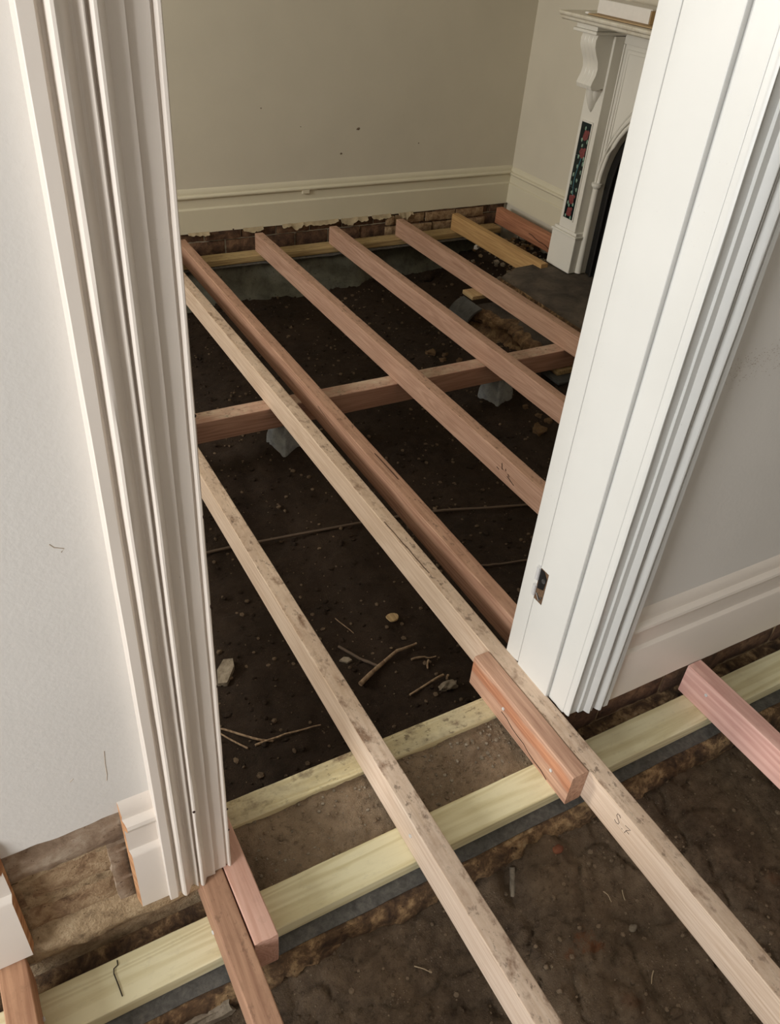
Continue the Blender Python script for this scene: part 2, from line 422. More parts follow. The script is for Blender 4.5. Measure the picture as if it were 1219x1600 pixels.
# plaster-and-soil skim: band at the top of the recess, sloping mortar shelf at its foot, strip beside the stub of baseboard
bd = MB()
rows = []
for i in range(61):
    x = -0.32 + 0.42 * i / 60
    r = lambda k: 0.0025 * fbm(x, k, 2.0, 3, 25)
    rows.append([(x, cy - 0.008 + r(1), 0.300), (x, cy - 0.011 + r(2), 0.270), (x, cy - 0.010 + r(3), 0.225), (x, cy - 0.003, 0.196 + 2.5 * r(4)), (x, cy + 0.006, 0.190 + 2.5 * r(4)), (x, cy + 0.006, 0.300)])
bd.loft(rows)
struct(bd.build('stained_band', M['grounds'], wd, smooth=60))
sh = MB(); rows = []
for i in range(121):
    x = -1.3 + 1.525 * i / 120
    r = lambda k: fbm(x, k, 7.0, 4, 14)
    rows.append([(x, cy + 0.004, 0.030 + 0.014 * r(1)), (x, cy - 0.010 + 0.006 * r(2), 0.008 + 0.008 * r(3)), (x, cy - 0.024 + 0.006 * r(4), -0.020 + 0.010 * r(5)),
                 (x, cy - 0.024 + 0.008 * r(6), -0.048 + 0.012 * r(7)), (x, cy - 0.008 + 0.008 * r(8), -0.08 + 0.012 * r(9)), (x, cy + 0.004, -0.11)])
sh.loft(rows)
struct(sh.build('mortar_shelf', M['mortar'], wd, smooth=70))
st = MB(); rows = []
for i in range(25):
    z = -0.01 + 0.205 * i / 24
    r = lambda k: 0.003 * fbm(z, k, 3.0, 3, 30)
    rows.append([(0.028 + 2 * r(1), cy + 0.004, z), (0.03 + r(2), cy - 0.009 + r(3), z), (0.066, cy - 0.010 + r(4), z), (0.075, cy + 0.004, z)])
st.loft(rows)
struct(st.build('stained_strip', M['grounds'], wd, smooth=60))

# footing under that wall, damp ground, fill between the plates
ft = MB(); rows = []
for i in range(421):
    x = -1.6 + 4.9 * i / 420
    r = lambda k: fbm(x, k, 11.0, 4, 6)
    r2 = lambda k: fbm(x, k, 13.0, 3, 22)
    rows.append([(x, 1.10, -0.147), (x, 0.715 + 0.006 * r(1) + 0.004 * r2(1), -0.149 + 0.002 * r2(2)), (x, 0.704 + 0.014 * r(3) + 0.010 * r2(3), -0.168 + 0.006 * r2(8)),
                 (x, 0.694 + 0.020 * r(4) + 0.014 * r2(5), -0.195 + 0.012 * r2(4)), (x, 0.706 + 0.014 * r(6), -0.222), (x, 0.70, -0.42), (x, 1.10, -0.42)])
ft.loft(rows)
struct(ft.build('wall_footing', M['footing'], smooth=70))

def heightfield(name, x0, x1, y0, y1, step, fn, mat):
    nx = int((x1 - x0) / step); ny = int((y1 - y0) / step); vs = []; fs = []
    for j in range(ny + 1):
        for i in range(nx + 1):
            x = x0 + (x1 - x0) * i / nx; y = y0 + (y1 - y0) * j / ny
            vs.append((x, y, fn(x, y)))
    W = nx + 1
    fs = [(j * W + i, j * W + i + 1, (j + 1) * W + i + 1, (j + 1) * W + i) for j in range(ny) for i in range(nx)]
    mb = MB().add(vs, fs)
    o = mb.build(name, mat, smooth=80)
    return o
def sm(a, b, t):
    t = min(1, max(0, (t - a) / (b - a))); return t * t * (3 - 2 * t)
def gz_front(x, y):
    z = -0.235 + 0.022 * fbm(x, y, 1.0, 4, 2.2) + 0.012 * fbm(x, y, 5.0, 4, 13) + 0.011 * abs(fbm(x, y, 8.0, 3, 24)) - 0.012 * sm(0.10, 0.0, abs(fbm(x, y, 12.0, 2, 7)))
    z += 0.030 * sm(0.60, 0.72, y) * (0.55 + 0.6 * fbm(x, 2.0, 3.0, 2, 7))
    z += 0.03 * math.exp(-((x - 0.93) ** 2 + (y - 0.62) ** 2) / 0.012) 
    z -= 0.05 * math.exp(-(((x - 0.845) / 0.03) ** 2 + ((y - 0.66) / 0.05) ** 2))
    z -= 0.06 * sm(1.25, 1.9, x)
    return z
def gz_back(x, y):
    z = -0.40 + 0.030 * fbm(x, y, 2.0, 4, 1.7) + 0.012 * fbm(x, y, 6.0, 4, 11) + 0.008 * abs(fbm(x, y, 9.0, 2, 26))
    z += 0.05 * sm(2.2, 2.7, y) * sm(3.4, 2.9, y)
    z += 0.06 * sm(3.6, 4.2, y)
    for sx, sy in ((1.17, 2.76), (2.26, 2.77)):
        d = math.hypot(x - sx, y - sy); z += 0.045 * math.exp(-(d / 0.14) ** 2)
    bank = sm(2.28, 2.58, x + 0.05 * fbm(x, y, 4.0, 3, 6)) * sm(1.9, 2.4, y)
    z += 0.10 * bank * sm(3.75, 3.45, y)
    alc = sm(3.0, 3.10, x) * sm(3.48, 3.6, y)
    z += alc * (0.20 + 0.03 * fbm(x, y, 3.3, 3, 12)) * (1 - 0.6 * sm(4.1, 4.3, y))
    return z
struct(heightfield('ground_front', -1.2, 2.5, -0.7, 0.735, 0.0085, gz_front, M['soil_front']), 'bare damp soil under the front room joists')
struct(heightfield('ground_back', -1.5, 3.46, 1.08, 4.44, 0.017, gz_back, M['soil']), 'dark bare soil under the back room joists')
struct(MB().box(X0, X1, YN, YF, -0.62, -0.56).build('floor', M['soil']))
def gz_fill(x, y): return -0.128 + 0.010 * fbm(x, y, 3.0, 4, 9) + 0.006 * abs(fbm(x, y, 5.0, 3, 36)) + 0.012 * sm(0.92, 0.99, y)
struct(heightfield('fill_ground', 0.236, 1.133, 0.847, 1.012, 0.006, gz_fill, M['soil_fill']), 'dry earth filling the threshold between the two pine plates')

# far wall ----------------------------------------------------------
wf = struct(MB().box(X0, X1, YF, YF + 0.2, -0.6, CZ).build('wall_far', M['wall_back']))
bk = MB(); brick_face(bk, -0.6, 3.45, -0.14, 0.03, YF, 2, 0.215, 21, 0.016, 0.009, 0.006)
struct(bk.build('brickwork', M['brick_dark'], wf, smooth=50))
bk = MB(); brick_face(bk, 2.55, 3.3, -0.135, -0.005, YF - 0.016, 2, 0.225, 33, 0.012, 0.012, 0.008)
struct(bk.build('brickwork', M['brick'], wf, smooth=50))
tp = MB()
rnd = random.Random(4)
for (xa, xb, dep) in ((1.30, 1.42, .016), (1.62, 1.74, .02), (1.86, 2.02, .03), (2.02, 2.22, .022), (2.24, 2.42, .038), (2.45, 2.58, .024), (2.64, 2.74, .035)):
    rows = []
    for i in range(19):
        x = xa + (xb - xa) * i / 18
        d = dep * (0.55 + 0.5 * math.sin(math.pi * i / 18)) * (0.8 + 0.7 * fbm(x, 1, dep * 90, 3, 30))
        d = max(0.004, d)
        rows.append([(x, YF - 0.020, 0.008), (x, YF - 0.030, -d * 0.6), (x, YF - 0.034 - 0.2 * d, -d), (x, YF - 0.024, -d * 0.8), (x, YF - 0.012, 0.006)])
    tp.loft(rows)
struct(tp.build('torn_plaster', M['torn'], wf, smooth=60))
mk = MB()
for (x, z, r) in ((2.338, 0.496, 0.010), (2.234, 0.367, 0.007), (1.75, 0.62, 0.004), (2.75, 0.40, 0.004), (1.98, 0.52, .003)):
    mk.blob((x, YF, z), (r, 0.003, r * 0.8), x * 10, 0.5, 2)
struct(mk.build('plaster_dents', M['dent'], wf, smooth=80))
# cement footing under the far wall
ff = MB(); rows = []
for i in range(151):
    x = -0.8 + 4.2 * i / 150
    r = lambda k: fbm(x, k, 17.0, 4, 4)
    back = 0.10 * sm(2.25, 2.45, x)
    rows.append([(x, YF - 0.002, -0.142), (x, 4.275 + back + 0.012 * r(1), -0.143), (x, 4.262 + back + 0.016 * r(2), -0.17), (x, 4.245 + back + 0.02 * r(3), -0.24 + 0.015 * r(5)),
                 (x, 4.215 + back + 0.03 * r(4), -0.31 + 0.02 * r(6)), (x, 4.15 + back, -0.40), (x, YF - 0.002, -0.42)])
ff.loft(rows)
struct(ff.build('footing_far', M['render'], smooth=70))

# chimney breast
cb = struct(MB().box(3.20, X1 - 0.002, 2.14, 3.455, 0.0, CZ).box(3.20, X1 - 0.002, 2.14, 3.455, -0.5, -0.06).build('wall_chimney_breast', M['wall_back']))

# ---------------------------------------------------------------- baseboards and trims
def board_profile(h, t=0.022):
    """(distance from the wall, height)"""
    return [(0, 0), (t, 0), (t, h * 0.535), (t - 0.002, h * 0.550), (t - 0.0105, h * 0.572), (t - 0.0105, h * 0.775), (t - 0.003, h * 0.782), (t + 0.002, h * 0.800),
            (t + 0.004, h * 0.825), (t + 0.002, h * 0.848), (t - 0.003, h * 0.862), (t - 0.011, h * 0.872), (t - 0.011, h * 0.90), (t - 0.012, h * 0.93), (t - 0.018, h * 0.985), (0.0, h)]
def baseboard(name, x0, x1, wall_y, h, t, mat, z0=0.0, side=-1, n=2, ragged=None):
    mb = MB(); rows = []
    P = board_profile(h, t)
    for i in range(n + 1):
        x = x0 + (x1 - x0) * i / n
        dz = 0.0022 * fbm(x, 3, 1, 3, 9) if n > 4 else 0
        sk = (ragged or 0) * (1 if (i == 0 and (ragged or 0) < 0) or (i == n and (ragged or 0) > 0) else 0)
        rows.append([(x + sk * (t - d) * 0.22 + abs(sk) * 0.002 * noise.noise(Vector((z * 160, d * 90, 1))), wall_y + side * d, z0 + z + (dz if z < 0.01 else 0)) for d, z in P])
    mb.loft(rows)
    if ragged:
        mb.mi[-2 if ragged < 0 else -1] = 1
    return mb.build(name, [mat, M['raw']], smooth=28)
struct(baseboard('baseboard_far', -2.4, X1 - 0.002, YF, 0.234, 0.022, M['trim_old'], 0.0, n=80))
mb = MB(); P = board_profile(0.222, 0.022); rows = []
for i in range(21):
    y = 3.457 + (YF - 0.005 - 3.457) * i / 20
    rows.append([(X1 - d, y, 0.004 + z) for d, z in P])
mb.loft(rows); struct(mb.build('baseboard_chimney_side', M['trim_old'], smooth=28))
struct(baseboard('baseboard_right', 1.236, 3.2, WY0, 0.296, 0.021, M['trim_warm_lit'], -0.002, n=60))
struct(baseboard('baseboard_left', -1.9, -0.134, WY0, 0.345, 0.022, M['trim_warm_lit'], 0.008, n=40, ragged=1))
struct(baseboard('baseboard_stub', 0.066, 0.1185, WY0, 0.325, 0.021, M['trim_warm_lit'], 0.002, n=8, ragged=-1), 'short sawn off stub of white baseboard beside the left architrave')
# a filler nib and small dents on the far baseboard
nb = MB().box(1.985, 2.03, YF - 0.024, YF - 0.010, 0.166, 0.194); o = nb.build('patch_nib', M['trim_old'], bpy.data.objects['baseboard_far'], bevel=0.002); o['kind'] = 'structure'

ARCH = [(0, 0), (0, .031), (.01, .033), (.115, .033), (.13, .030), (.15, .0245), (.175, .0245), (.19, .033), (.21, .037), (.235, .0378), (.26, .0362), (.30, .030), (.345, .0222), (.37, .0212),
        (.40, .0245), (.425, .0295), (.437, .0295), (.44, .0205), (.465, .0205), (.475, .029), (.495, .0325), (.515, .0325), (.54, .0295), (.58, .0205), (.59, .019), (.72, .019), (.730, .0135),
        (.905, .0135), (.912, .0095), (.932, .0095), (.938, .014), (.955, .0175), (.975, .0175), (.99, .0145), (1.0, .010), (1.0, 0)]
def architrave(name, outer, inner, wall_y, ztop, n, z0=0.0, jag=0.003, side=-1, mat=None):
    mb = MB(); rows = []
    W = inner - outer
    for i in range(n + 1):
        q = i / n; z = z0 + (ztop - z0) * q ** 1.6
        row = []
        for k, (u, d) in enumerate(ARCH):
            wob = 0.0007 * fbm(u * 6, z, 5, 2, 8) if d > 0 else 0
            zz = z + (jag * fbm(u * 1.0, 2.0, 3.0, 3, 9) if i == 0 else 0)
            row.append((outer + W * u + wob, wall_y + side * (d + wob), zz))
        rows.append(row)
    mb.loft(rows)
    return mb.build(name, mat or M['trim'], smooth=24)
t1 = struct(architrave('trim_1', 0.117, 0.2485, WY0, 2.06, 60, 0.003, mat=M['trim_warm_lit']), 'white moulded architrave left of the doorway')
t2 = struct(architrave('trim_2', 1.2375, 1.1205, WY0, 2.06, 60, 0.001), 'white moulded architrave right of the doorway')
# chips of paint
ch = MB()
for (x, z, r) in ((0.182, 0.26, 0.0026), (0.246, 0.73, 0.003), (0.2465, 0.90, 0.002), (0.2465, 1.06, 0.002), (0.247, 0.20, .0022), (0.247, 0.13, .002), (0.2465, 0.55, 0.002)):
    ch.blob((x, WY0 - 0.0325 if x < 0.2 else WY0 - 0.0155, z), (r, 0.0015, r * 1.3), x * 100 + z, 0.5, 2)
o = ch.build('paint_chip', M['mark'], t1, smooth=80); o['kind'] = 'structure'
hd = MB(); rows = []
hd.box(0.117, 1.2375, WY0 - 0.033, WY0, 2.06, 2.18)
struct(hd.build('trim_3', M['trim'], bevel=0.004))

# door frame: jamb linings, stop, head, hinge
df = bpy.data.objects.new('door_1', None); COL.objects.link(df); df.location = (0.68, 1.0, 0); struct(df, 'white painted door frame without a door')
def fr(name, mb, mat, bevel=0.0025, par=df, **k):
    o = mb.build(name, mat, par, bevel=bevel, **k); o.matrix_parent_inverse = Matrix.Translation((-0.68, -1.0, 0)); return o
def jag_bottom(x0, x1, y0, y1, z1, zb, seed, n=14, amp=0.005):
    mb = MB(); rows = []
    for i in range(n + 1):
        y = y0 + (y1 - y0) * i / n
        z = zb + amp * fbm(y, seed, 4, 3, 22)
        rows.append([(x0, y, z), (x1, y, z), (x1, y, z1), (x0, y, z1)])
    return mb.loft(rows)
fr('jamb', jag_bottom(1.1205, 1.137, WY0 + 0.001, 0.944, 2.045, -0.006, 1), M['trim'])
fr('door_stop', jag_bottom(1.1105, 1.137, 0.9445, 1.0665, 2.045, -0.016, 2), M['trim'])
fr('shadow_joint', MB().box(1.1175, 1.137, 1.0665, 1.0700, 0.0, 2.045), M['gap'], bevel=None)
fr('back_lining', jag_bottom(1.1135, 1.137, 1.0700, 1.1215, 2.045, -0.002, 3), M['trim'])
fr('jamb', MB().box(0.232, 0.2485, WY0 + 0.001, 1.12, 0.0, 2.045), M['trim'])
fr('head', MB().box(0.2485, 1.1105, WY0 + 0.001, 1.12, 2.02, 2.06), M['trim'])
# broken hinge set in the lining
hg = fr('hinge', MB().box(1.1095, 1.1125, 1.036, 1.066, 0.240, 0.338), M['rust'], bevel=0.0005)
hk = MB()
for z0, z1 in ((0.300, 0.338), (0.250, 0.282)):
    hk.tube([(1.1085, 1.0695, z0), (1.1085, 1.0695, z1)], 0.0058, 12)
o = hk.build('knuckle', M['nailhead'], hg, smooth=40)
hk = MB().add([(1.1088, 1.040, 0.285), (1.1088, 1.062, 0.276), (1.1088, 1.0655, 0.336), (1.1088, 1.050, 0.337), (1.1088, 1.037, 0.322)], [(0, 1, 2, 3, 4)])
o = hk.build('leaf_plate', M['iron'], hg)
hk = MB().tube([(1.110, 1.046, 0.310), (1.1072, 1.046, 0.310)], 0.0062, 12).tube([(1.1085, 1.060, 0.262), (1.1065, 1.044, 0.250), (1.108, 1.040, 0.262)], 0.002, 6)
o = hk.build('screw', M['steel'], hg, smooth=40)

# scuff on the right wall: a smudge of dark specks rubbed into the paint
sc = MB(); rnd = random.Random(12)
for i in range(520):
    t = rnd.random(); x = 1.27 + 0.34 * t
    band = rnd.choice((0.0, 0.0, 0.024, -0.026, 0.012))
    z = 0.925 + 0.03 * (t - 0.3) + band + rnd.gauss(0, 0.007)
    r = rnd.uniform(0.0003, 0.0009)
    sc.add([(x - r * 2.5, WY0 - 0.0004, z), (x, WY0 - 0.0004, z - r), (x + r * 2.5, WY0 - 0.0004, z + 0.2 * r), (x, WY0 - 0.0004, z + r)], [(0, 1, 2, 3)])
o = sc.build('scuff', M['scuff'], wd); o['kind'] = 'structure'
sc = MB()
for pts in ([(0.05, 0.905), (0.055, 0.898), (0.066, 0.893), (0.062, 0.888)], [(0.060, 0.47), (0.0575, 0.44), (0.0565, 0.41), (0.054, 0.395)], [(0.006, 0.43), (0.0, 0.425)]):
    sc.tube([(x, WY0 + 0.0002, z) for x, z in pts], 0.0009, 6)
o = sc.build('scuff', M['scuff'], wd); o['kind'] = 'structure'

# ================================================================== TIMBER
def beam_mesh(L, W, H, seed, bevel=0.003, wear=0.0012, step=0.045, ragged_end=0.0):
    """rectangular timber along +Y from the origin, top face at z = 0, centred on x"""
    sec = []
    b = bevel
    for (cx, cz, a0) in ((W / 2 - b, -b, 0), (-W / 2 + b, -b, 90), (-W / 2 + b, -H + b, 180), (W / 2 - b, -H + b, 270)):
        for k in range(3):
            a = math.radians(a0 + 45 * k); sec.append((cx + b * math.cos(a), cz + b * math.sin(a)))
        
    # extra points along the faces so that the surface can undulate a little
    full = []
    for i in range(len(sec)):
        p, q = sec[i], sec[(i + 1) % len(sec)]
        full.append(p)
        if math.hypot(p[0] - q[0], p[1] - q[1]) > 0.02:
            for t in (0.33, 0.66): full.append((p[0] + (q[0] - p[0]) * t, p[1] + (q[1] - p[1]) * t))
    n = max(2, int(L / step)); mb = MB(); rows = []
    for i in range(n + 1):
        y = L * i / n; row = []
        bow = 0.003 * noise.noise(Vector((seed, y * 0.5, 1)))
        for (x, z) in full:
            e = noise.noise(Vector((x * 30 + seed * 5, y * 7, z * 30))); e2 = noise.noise(Vector((x * 60 + seed, y * 30, z * 60)))
            edge = 1.0 if (abs(abs(x) - W / 2) < b * 1.1 and z > -b * 1.1) else 0.35
            k = wear * edge * (e + 0.5 * e2)
            s = 1 - abs(k) * 1.2 / W
            yy = y
            if ragged_end and i == 0: yy += ragged_end * noise.noise(Vector((x * 90, z * 90, seed)))
            row.append((x * s + bow, yy, z - (abs(k) if z > -H / 2 else 0)))
        rows.append(row)
    return mb.loft(rows)
def timber(name, label, cat, x, y0, y1, W, H, mat, seed, z=0.0, skew=0.0, group=None, along='Y', **k):
    o = beam_mesh(y1 - y0, W, H, seed, **k).build(name, mat, smooth=60)
    wn = o.modifiers.new('weighted_normal', 'WEIGHTED_NORMAL'); wn.keep_sharp = True; wn.weight = 90
    if along == 'Y': o.location = (x, y0, z); o.rotation_euler = (0, 0, skew)
    else: o.location = (y0, x, z); o.rotation_euler = (0, 0, -math.pi / 2 + skew)
    tag(o, label, cat, group, 'thing')
    return o
def nail(par, x, y, z, nrm=(0, 0, 1), r=0.0045):
    """nail head on a timber, given in world coordinates"""
    mb = MB(); c = Vector((x, y, z)); n_ = Vector(nrm).normalized()
    mb.tube([c - n_ * 0.006, c + n_ * 0.0022], r, 10)
    o = mb.build('nail', M['nailhead'], par, smooth=40)
    o['label'] = 'shiny pale nail head'
    o.matrix_parent_inverse = par.matrix_basis.inverted()
    return o
def strokes(par, name, mat, lines, r=0.0006):
    if name == 'split' and len(lines) > 1:
        return [strokes(par, name, mat, [l], r) for l in lines]
    mb = MB()
    for l in lines: mb.tube(l, r, 5)
    o = mb.build(name, mat, par, smooth=60); o.matrix_parent_inverse = par.matrix_basis.inverted(); return o

G = 'floor joists of the back room'
JL = timber('floor_joist', 'brown joist coming out under the left architrave, beside a short pink block', 'joist', 0.2045, -0.9, 2.75, 0.049, 0.10, M['j_brown'], 1, skew=0.0)
JA = timber('floor_joist', 'tan dirt-topped joist in the middle of the doorway, left of the longest one', 'joist', 0.6505, -0.9, 4.34, 0.049, 0.10, M['j_tan'], 2)
JB = timber('floor_joist', 'long tan joist through the doorway with a reddish block nailed to its side', 'joist', 1.0915, -0.9, 4.36, 0.049, 0.10, M['j_long'], 3)
JC = timber('floor_joist', 'reddish joist with dark splits lying just right of the long tan one', 'joist', 1.2200, 1.125, 4.36, 0.048, 0.10, M['j_red'], 4, skew=-0.0058)
JD = timber('floor_joist', 'rose-brown joist with dark scratches on its side, next right of the reddish one', 'joist', 1.681, 1.125, 4.345, 0.048, 0.10, M['j_pinkA'], 5, skew=0.0)
JE = timber('floor_joist', 'rose-brown joist with a sooty grey far end, mid back room', 'joist', 2.143, 1.125, 4.33, 0.048, 0.10, M['j_pinkB'], 6, skew=0.001)
JF = timber('floor_joist', 'rose-brown joist running past the front edge of the hearth', 'joist', 2.612, 1.125, 4.335, 0.048, 0.10, M['j_pinkC'], 7, skew=0.006)
JG = timber('floor_joist', 'short golden-brown joist ending at the corner of the hearth', 'joist', 3.017, 3.43, 4.335, 0.048, 0.10, M['j_gold'], 8, skew=0.02)
JH = timber('floor_joist', 'short rust-coloured joist against the wall beside the fireplace', 'joist', 3.366, 3.46, 4.365, 0.048, 0.10, M['j_rust'], 9, skew=0.003)
JR = timber('floor_joist', 'new pink joist coming out under the right baseboard', 'joist', 1.5585, -0.9, 0.862, 0.049, 0.10, M['j_new'], 10)
JO = timber('floor_joist', 'orange-brown joist end at the left edge, under the cut baseboard', 'joist', -0.1715, -0.9, 0.868, 0.050, 0.10, M['j_old'], 11)
for j in (JL, JA, JB, JC, JD, JE, JF, JG, JH, JR, JO): pass
# splits in the red joist and the long one
strokes(JC, 'split', M['crack'], [[(1.2035 + 0.006 * (i / 6), 2.05 - 0.30 * i / 6, -0.018 - 0.02 * (i / 6) - 0.004 * math.sin(i * 2)) for i in range(7)],
                                  [(1.231, 2.10 - 0.035 * i, 0.0005 + (-0.001 if i in (0, 5) else 0)) for i in range(6)],
                                  [(1.205, 2.52 - 0.05 * i, -0.03 - 0.006 * i) for i in range(5)]], 0.0017)
strokes(JB, 'split', M['crack'], [[(1.0745 + 0.003 * noise.noise(Vector((i * .7, 1, 1))) + 0.0006 * i, 1.74 - 0.03 * i, -0.0002) for i in range(10)]], 0.0012)
strokes(JH, 'split', M['crack'], [[(3.3412, 4.0 - 0.035 * i, -0.05 - 0.004 * i + 0.004 * math.sin(i * 1.7)) for i in range(12)]], 0.0026)
# pencil mark S7 on the side of the long joist, dark scratches on the rose-brown joist
strokes(JB, 'pencil_mark', M['pencil'], [
    [(1.0666, 0.6015, -0.024), (1.0666, 0.606, -0.0195), (1.0666, 0.612, -0.0215), (1.0666, 0.6125, -0.029), (1.0666, 0.606, -0.0345), (1.0666, 0.600, -0.040), (1.0666, 0.601, -0.0475), (1.0666, 0.608, -0.050), (1.0666, 0.6135, -0.046)],
    [(1.0666, 0.589, -0.0470), (1.0666, 0.5875, -0.0485)],
    [(1.0666, 0.584, -0.028), (1.0666, 0.568, -0.0245), (1.0666, 0.577, -0.038), (1.0666, 0.579, -0.050)],
    [(1.0666, 0.578, -0.040), (1.0666, 0.568, -0.0395)]], 0.0007)
strokes(JD, 'scratch_mark', M['mark'], [
    [(1.6565, 1.905, -0.030), (1.6565, 1.898, -0.052), (1.6565, 1.893, -0.050)], [(1.6565, 1.930, -0.062), (1.6565, 1.915, -0.064)],
    [(1.6565, 1.880, -0.040), (1.6565, 1.876, -0.047)], [(1.6565, 1.864, -0.062), (1.6565, 1.820, -0.074)], [(1.6565, 1.862, -0.052), (1.6565, 1.852, -0.058)]], 0.0016)
# sooty mark on the far end of the fifth joist
so = MB(); so.add([(2.1183, 4.32, -0.002), (2.1183, 4.32, -0.098), (2.1183, 4.18, -0.098), (2.1183, 4.08, -0.085), (2.1183, 4.12, -0.055), (2.1183, 4.20, -0.02)], [(0, 1, 2, 3, 4, 5)])
def soot_mat():
    k = NT('soot_stain', 0.9); n = k.noise(k.mapping((1, 1, 1)), 26, 5)
    return k.color(k.ramp(n, [(0.35, lin(84, 76, 68)), (0.65, lin(150, 116, 96))]))
o = so.build('soot_patch', soot_mat(), JE); o.matrix_parent_inverse = JE.matrix_basis.inverted()

# blocks nailed beside the joists at the doorway
BL = timber('timber_block', 'short pink timber block against the joist under the left architrave', 'block', 0.2548, 0.700, 1.12, 0.048, 0.105, M['blk_pink'], 12, z=0.001, ragged_end=0.004)
BR = timber('timber_block', 'short reddish timber block with an orange gum streak, nailed to the long tan joist', 'block', 1.0415, 0.719, 1.133, 0.048, 0.105, M['blk_red'], 13, z=0.003, bevel=0.004)
for (y, z) in ((0.785, -0.05), (0.985, -0.045)): nail(BR, 1.0172, y, z, (-1, 0, 0.1))
strokes(BR, 'split', M['crack'], [[(1.0175, 0.99 - 0.025 * i, -0.062 - 0.004 * i + 0.003 * math.sin(i * 2)) for i in range(9)]], 0.0013)
nail(JR, 1.5338, 0.782, -0.036, (-1, 0, 0.1)); nail(JL, 0.1800, 0.800, -0.088, (-1, -0.2, 0.3)); nail(JA, 0.6255, 0.785, -0.045, (-1, 0, 0.1))
nail(JO, -0.1465, 0.79, -0.09, (1, 0, 0.2))

# plates along the wall
PN = timber('sole_plate', 'clean yellow treated pine plate on black damp course along the front of the wall', 'plate', 0.7985, -1.3, 3.1, 0.092, 0.038, M['pine'], 14, z=-0.1005, along='X')
PI = timber('sole_plate', 'soiled pine plate on edge of the dark pit inside the doorway', 'plate', 1.0420, 0.236, 1.066, 0.066, 0.034, M['pine_dirty'], 15, z=-0.1005, along='X')
PF = timber('sole_plate', 'weathered pine plate under the joist ends at the far wall', 'plate', 4.305, -0.6, 3.33, 0.095, 0.034, M['pine_old'], 16, z=-0.1005, along='X', skew=0.004)
def strip(name, label, x0, x1, y0, y1, z, seed, wav, mat):
    mb = MB(); rows = []
    n = int((x1 - x0) / 0.02)
    for i in range(n + 1):
        x = x0 + (x1 - x0) * i / n
        d = wav * fbm(x, seed, 2, 3, 7)
        rows.append([(x, y1, z), (x, y0 + 0.02, z), (x, y0 + d * 0.5, z - 0.0015 - abs(d) * 0.35), (x, y0 + d * 0.5, z - 0.0035 - abs(d) * 0.35), (x, y0 + 0.02, z - 0.003), (x, y1, z - 0.003)])
    return tag(mb.loft(rows).build(name, mat, smooth=60), label, 'damp course')
strip('damp_course_strip', 'black damp course strip under the clean yellow plate', -1.25, 3.05, 0.722, 0.862, -0.1405, 1.0, 0.006, M['dpc'])
strip('damp_course_strip', 'grey wavy damp course strip under the far wall plate', -0.5, 3.3, 4.245, 4.40, -0.1365, 5.0, 0.02, M['dpc'])
BE = timber('bearer', 'thick cross bearer under the joists with a grimy top, mid back room', 'bearer', 2.7165, -0.3, 2.655, 0.080, 0.096, M['bearer'], 17, z=-0.1005, along='X', bevel=0.004)
# bent wire on the clean plate
o = MB().tube([(-0.003, 0.838, -0.1000), (-0.004, 0.828, -0.0978), (-0.0125, 0.824, -0.0976), (-0.0145, 0.815, -0.0976), (-0.012, 0.79, -0.0978), (-0.0105, 0.768, -0.0984)], 0.0011, 6).build('bent_wire', M['wire'], smooth=60)
tag(o, 'thin bent dark wire lying on the clean yellow plate', 'wire')

# stumps -------------------------------------------------------------
def stump(x, y, rot, label):
    t = thing('concrete_stump', label, 'stump', (x, y, -0.45), group='concrete stumps under the bearer')
    t.rotation_euler = (0, 0, rot)
    mb = MB(); rows = []
    for (z, r) in ((0, .060), (.11, .060), (.165, .058), (.20, .050), (.225, .040), (.2525, .038)):
        row = []
        for q in range(4):
            a = math.pi / 4 + q * math.pi / 2
            for da in (-0.06, 0.06): row.append((r * 1.414 * math.cos(a + da) , r * 1.414 * math.sin(a + da), z + 0.002 * noise.noise(Vector((q, z * 30, da)))))
        rows.append(row)
    mb.loft(rows); mb.build('shaft', M['concrete'], t, smooth=25)
    return t
stump(1.165, 2.745, 0.30, 'pale concrete stump under the bearer beside the long tan joist')
stump(2.262, 2.745, 0.30, 'pale concrete stump under the bearer at its fireplace end')

# ================================================================== HEARTH, RUBBLE
hb = MB(); rows = []
for i in range(41):
    y = 2.30 + 1.20 * i / 40
    r = lambda k: fbm(y, k, 5.0, 4, 7)
    sh_ = 0.16 * sm(3.40, 3.50, y)
    rows.append([(3.19, y, -0.022), (3.05, y, -0.022 + 0.003 * r(1)), (2.80 + sh_, y, -0.026 + 0.004 * r(2)), (2.705 + sh_ + 0.010 * r(3), y, -0.032 + 0.004 * r(4)), (2.690 + sh_ + 0.014 * r(5), y, -0.055),
                 (2.705 + sh_ + 0.016 * r(6), y, -0.085 + 0.006 * r(7)), (2.72 + sh_ + 0.02 * r(8), y, -0.13), (2.70 + sh_, y, -0.34), (3.19, y, -0.34)])
hb.loft(rows)
for i_, f_ in enumerate(hb.f):
    if len(f_) == 4 and i_ % 9 in (3, 4, 5, 6): hb.mi[i_] = 1
tag(hb.build('hearth_slab', [M['hearth'], M['footing']], smooth=60), 'sooty dark hearth slab with a crumbling front edge before the fireplace', 'hearth')

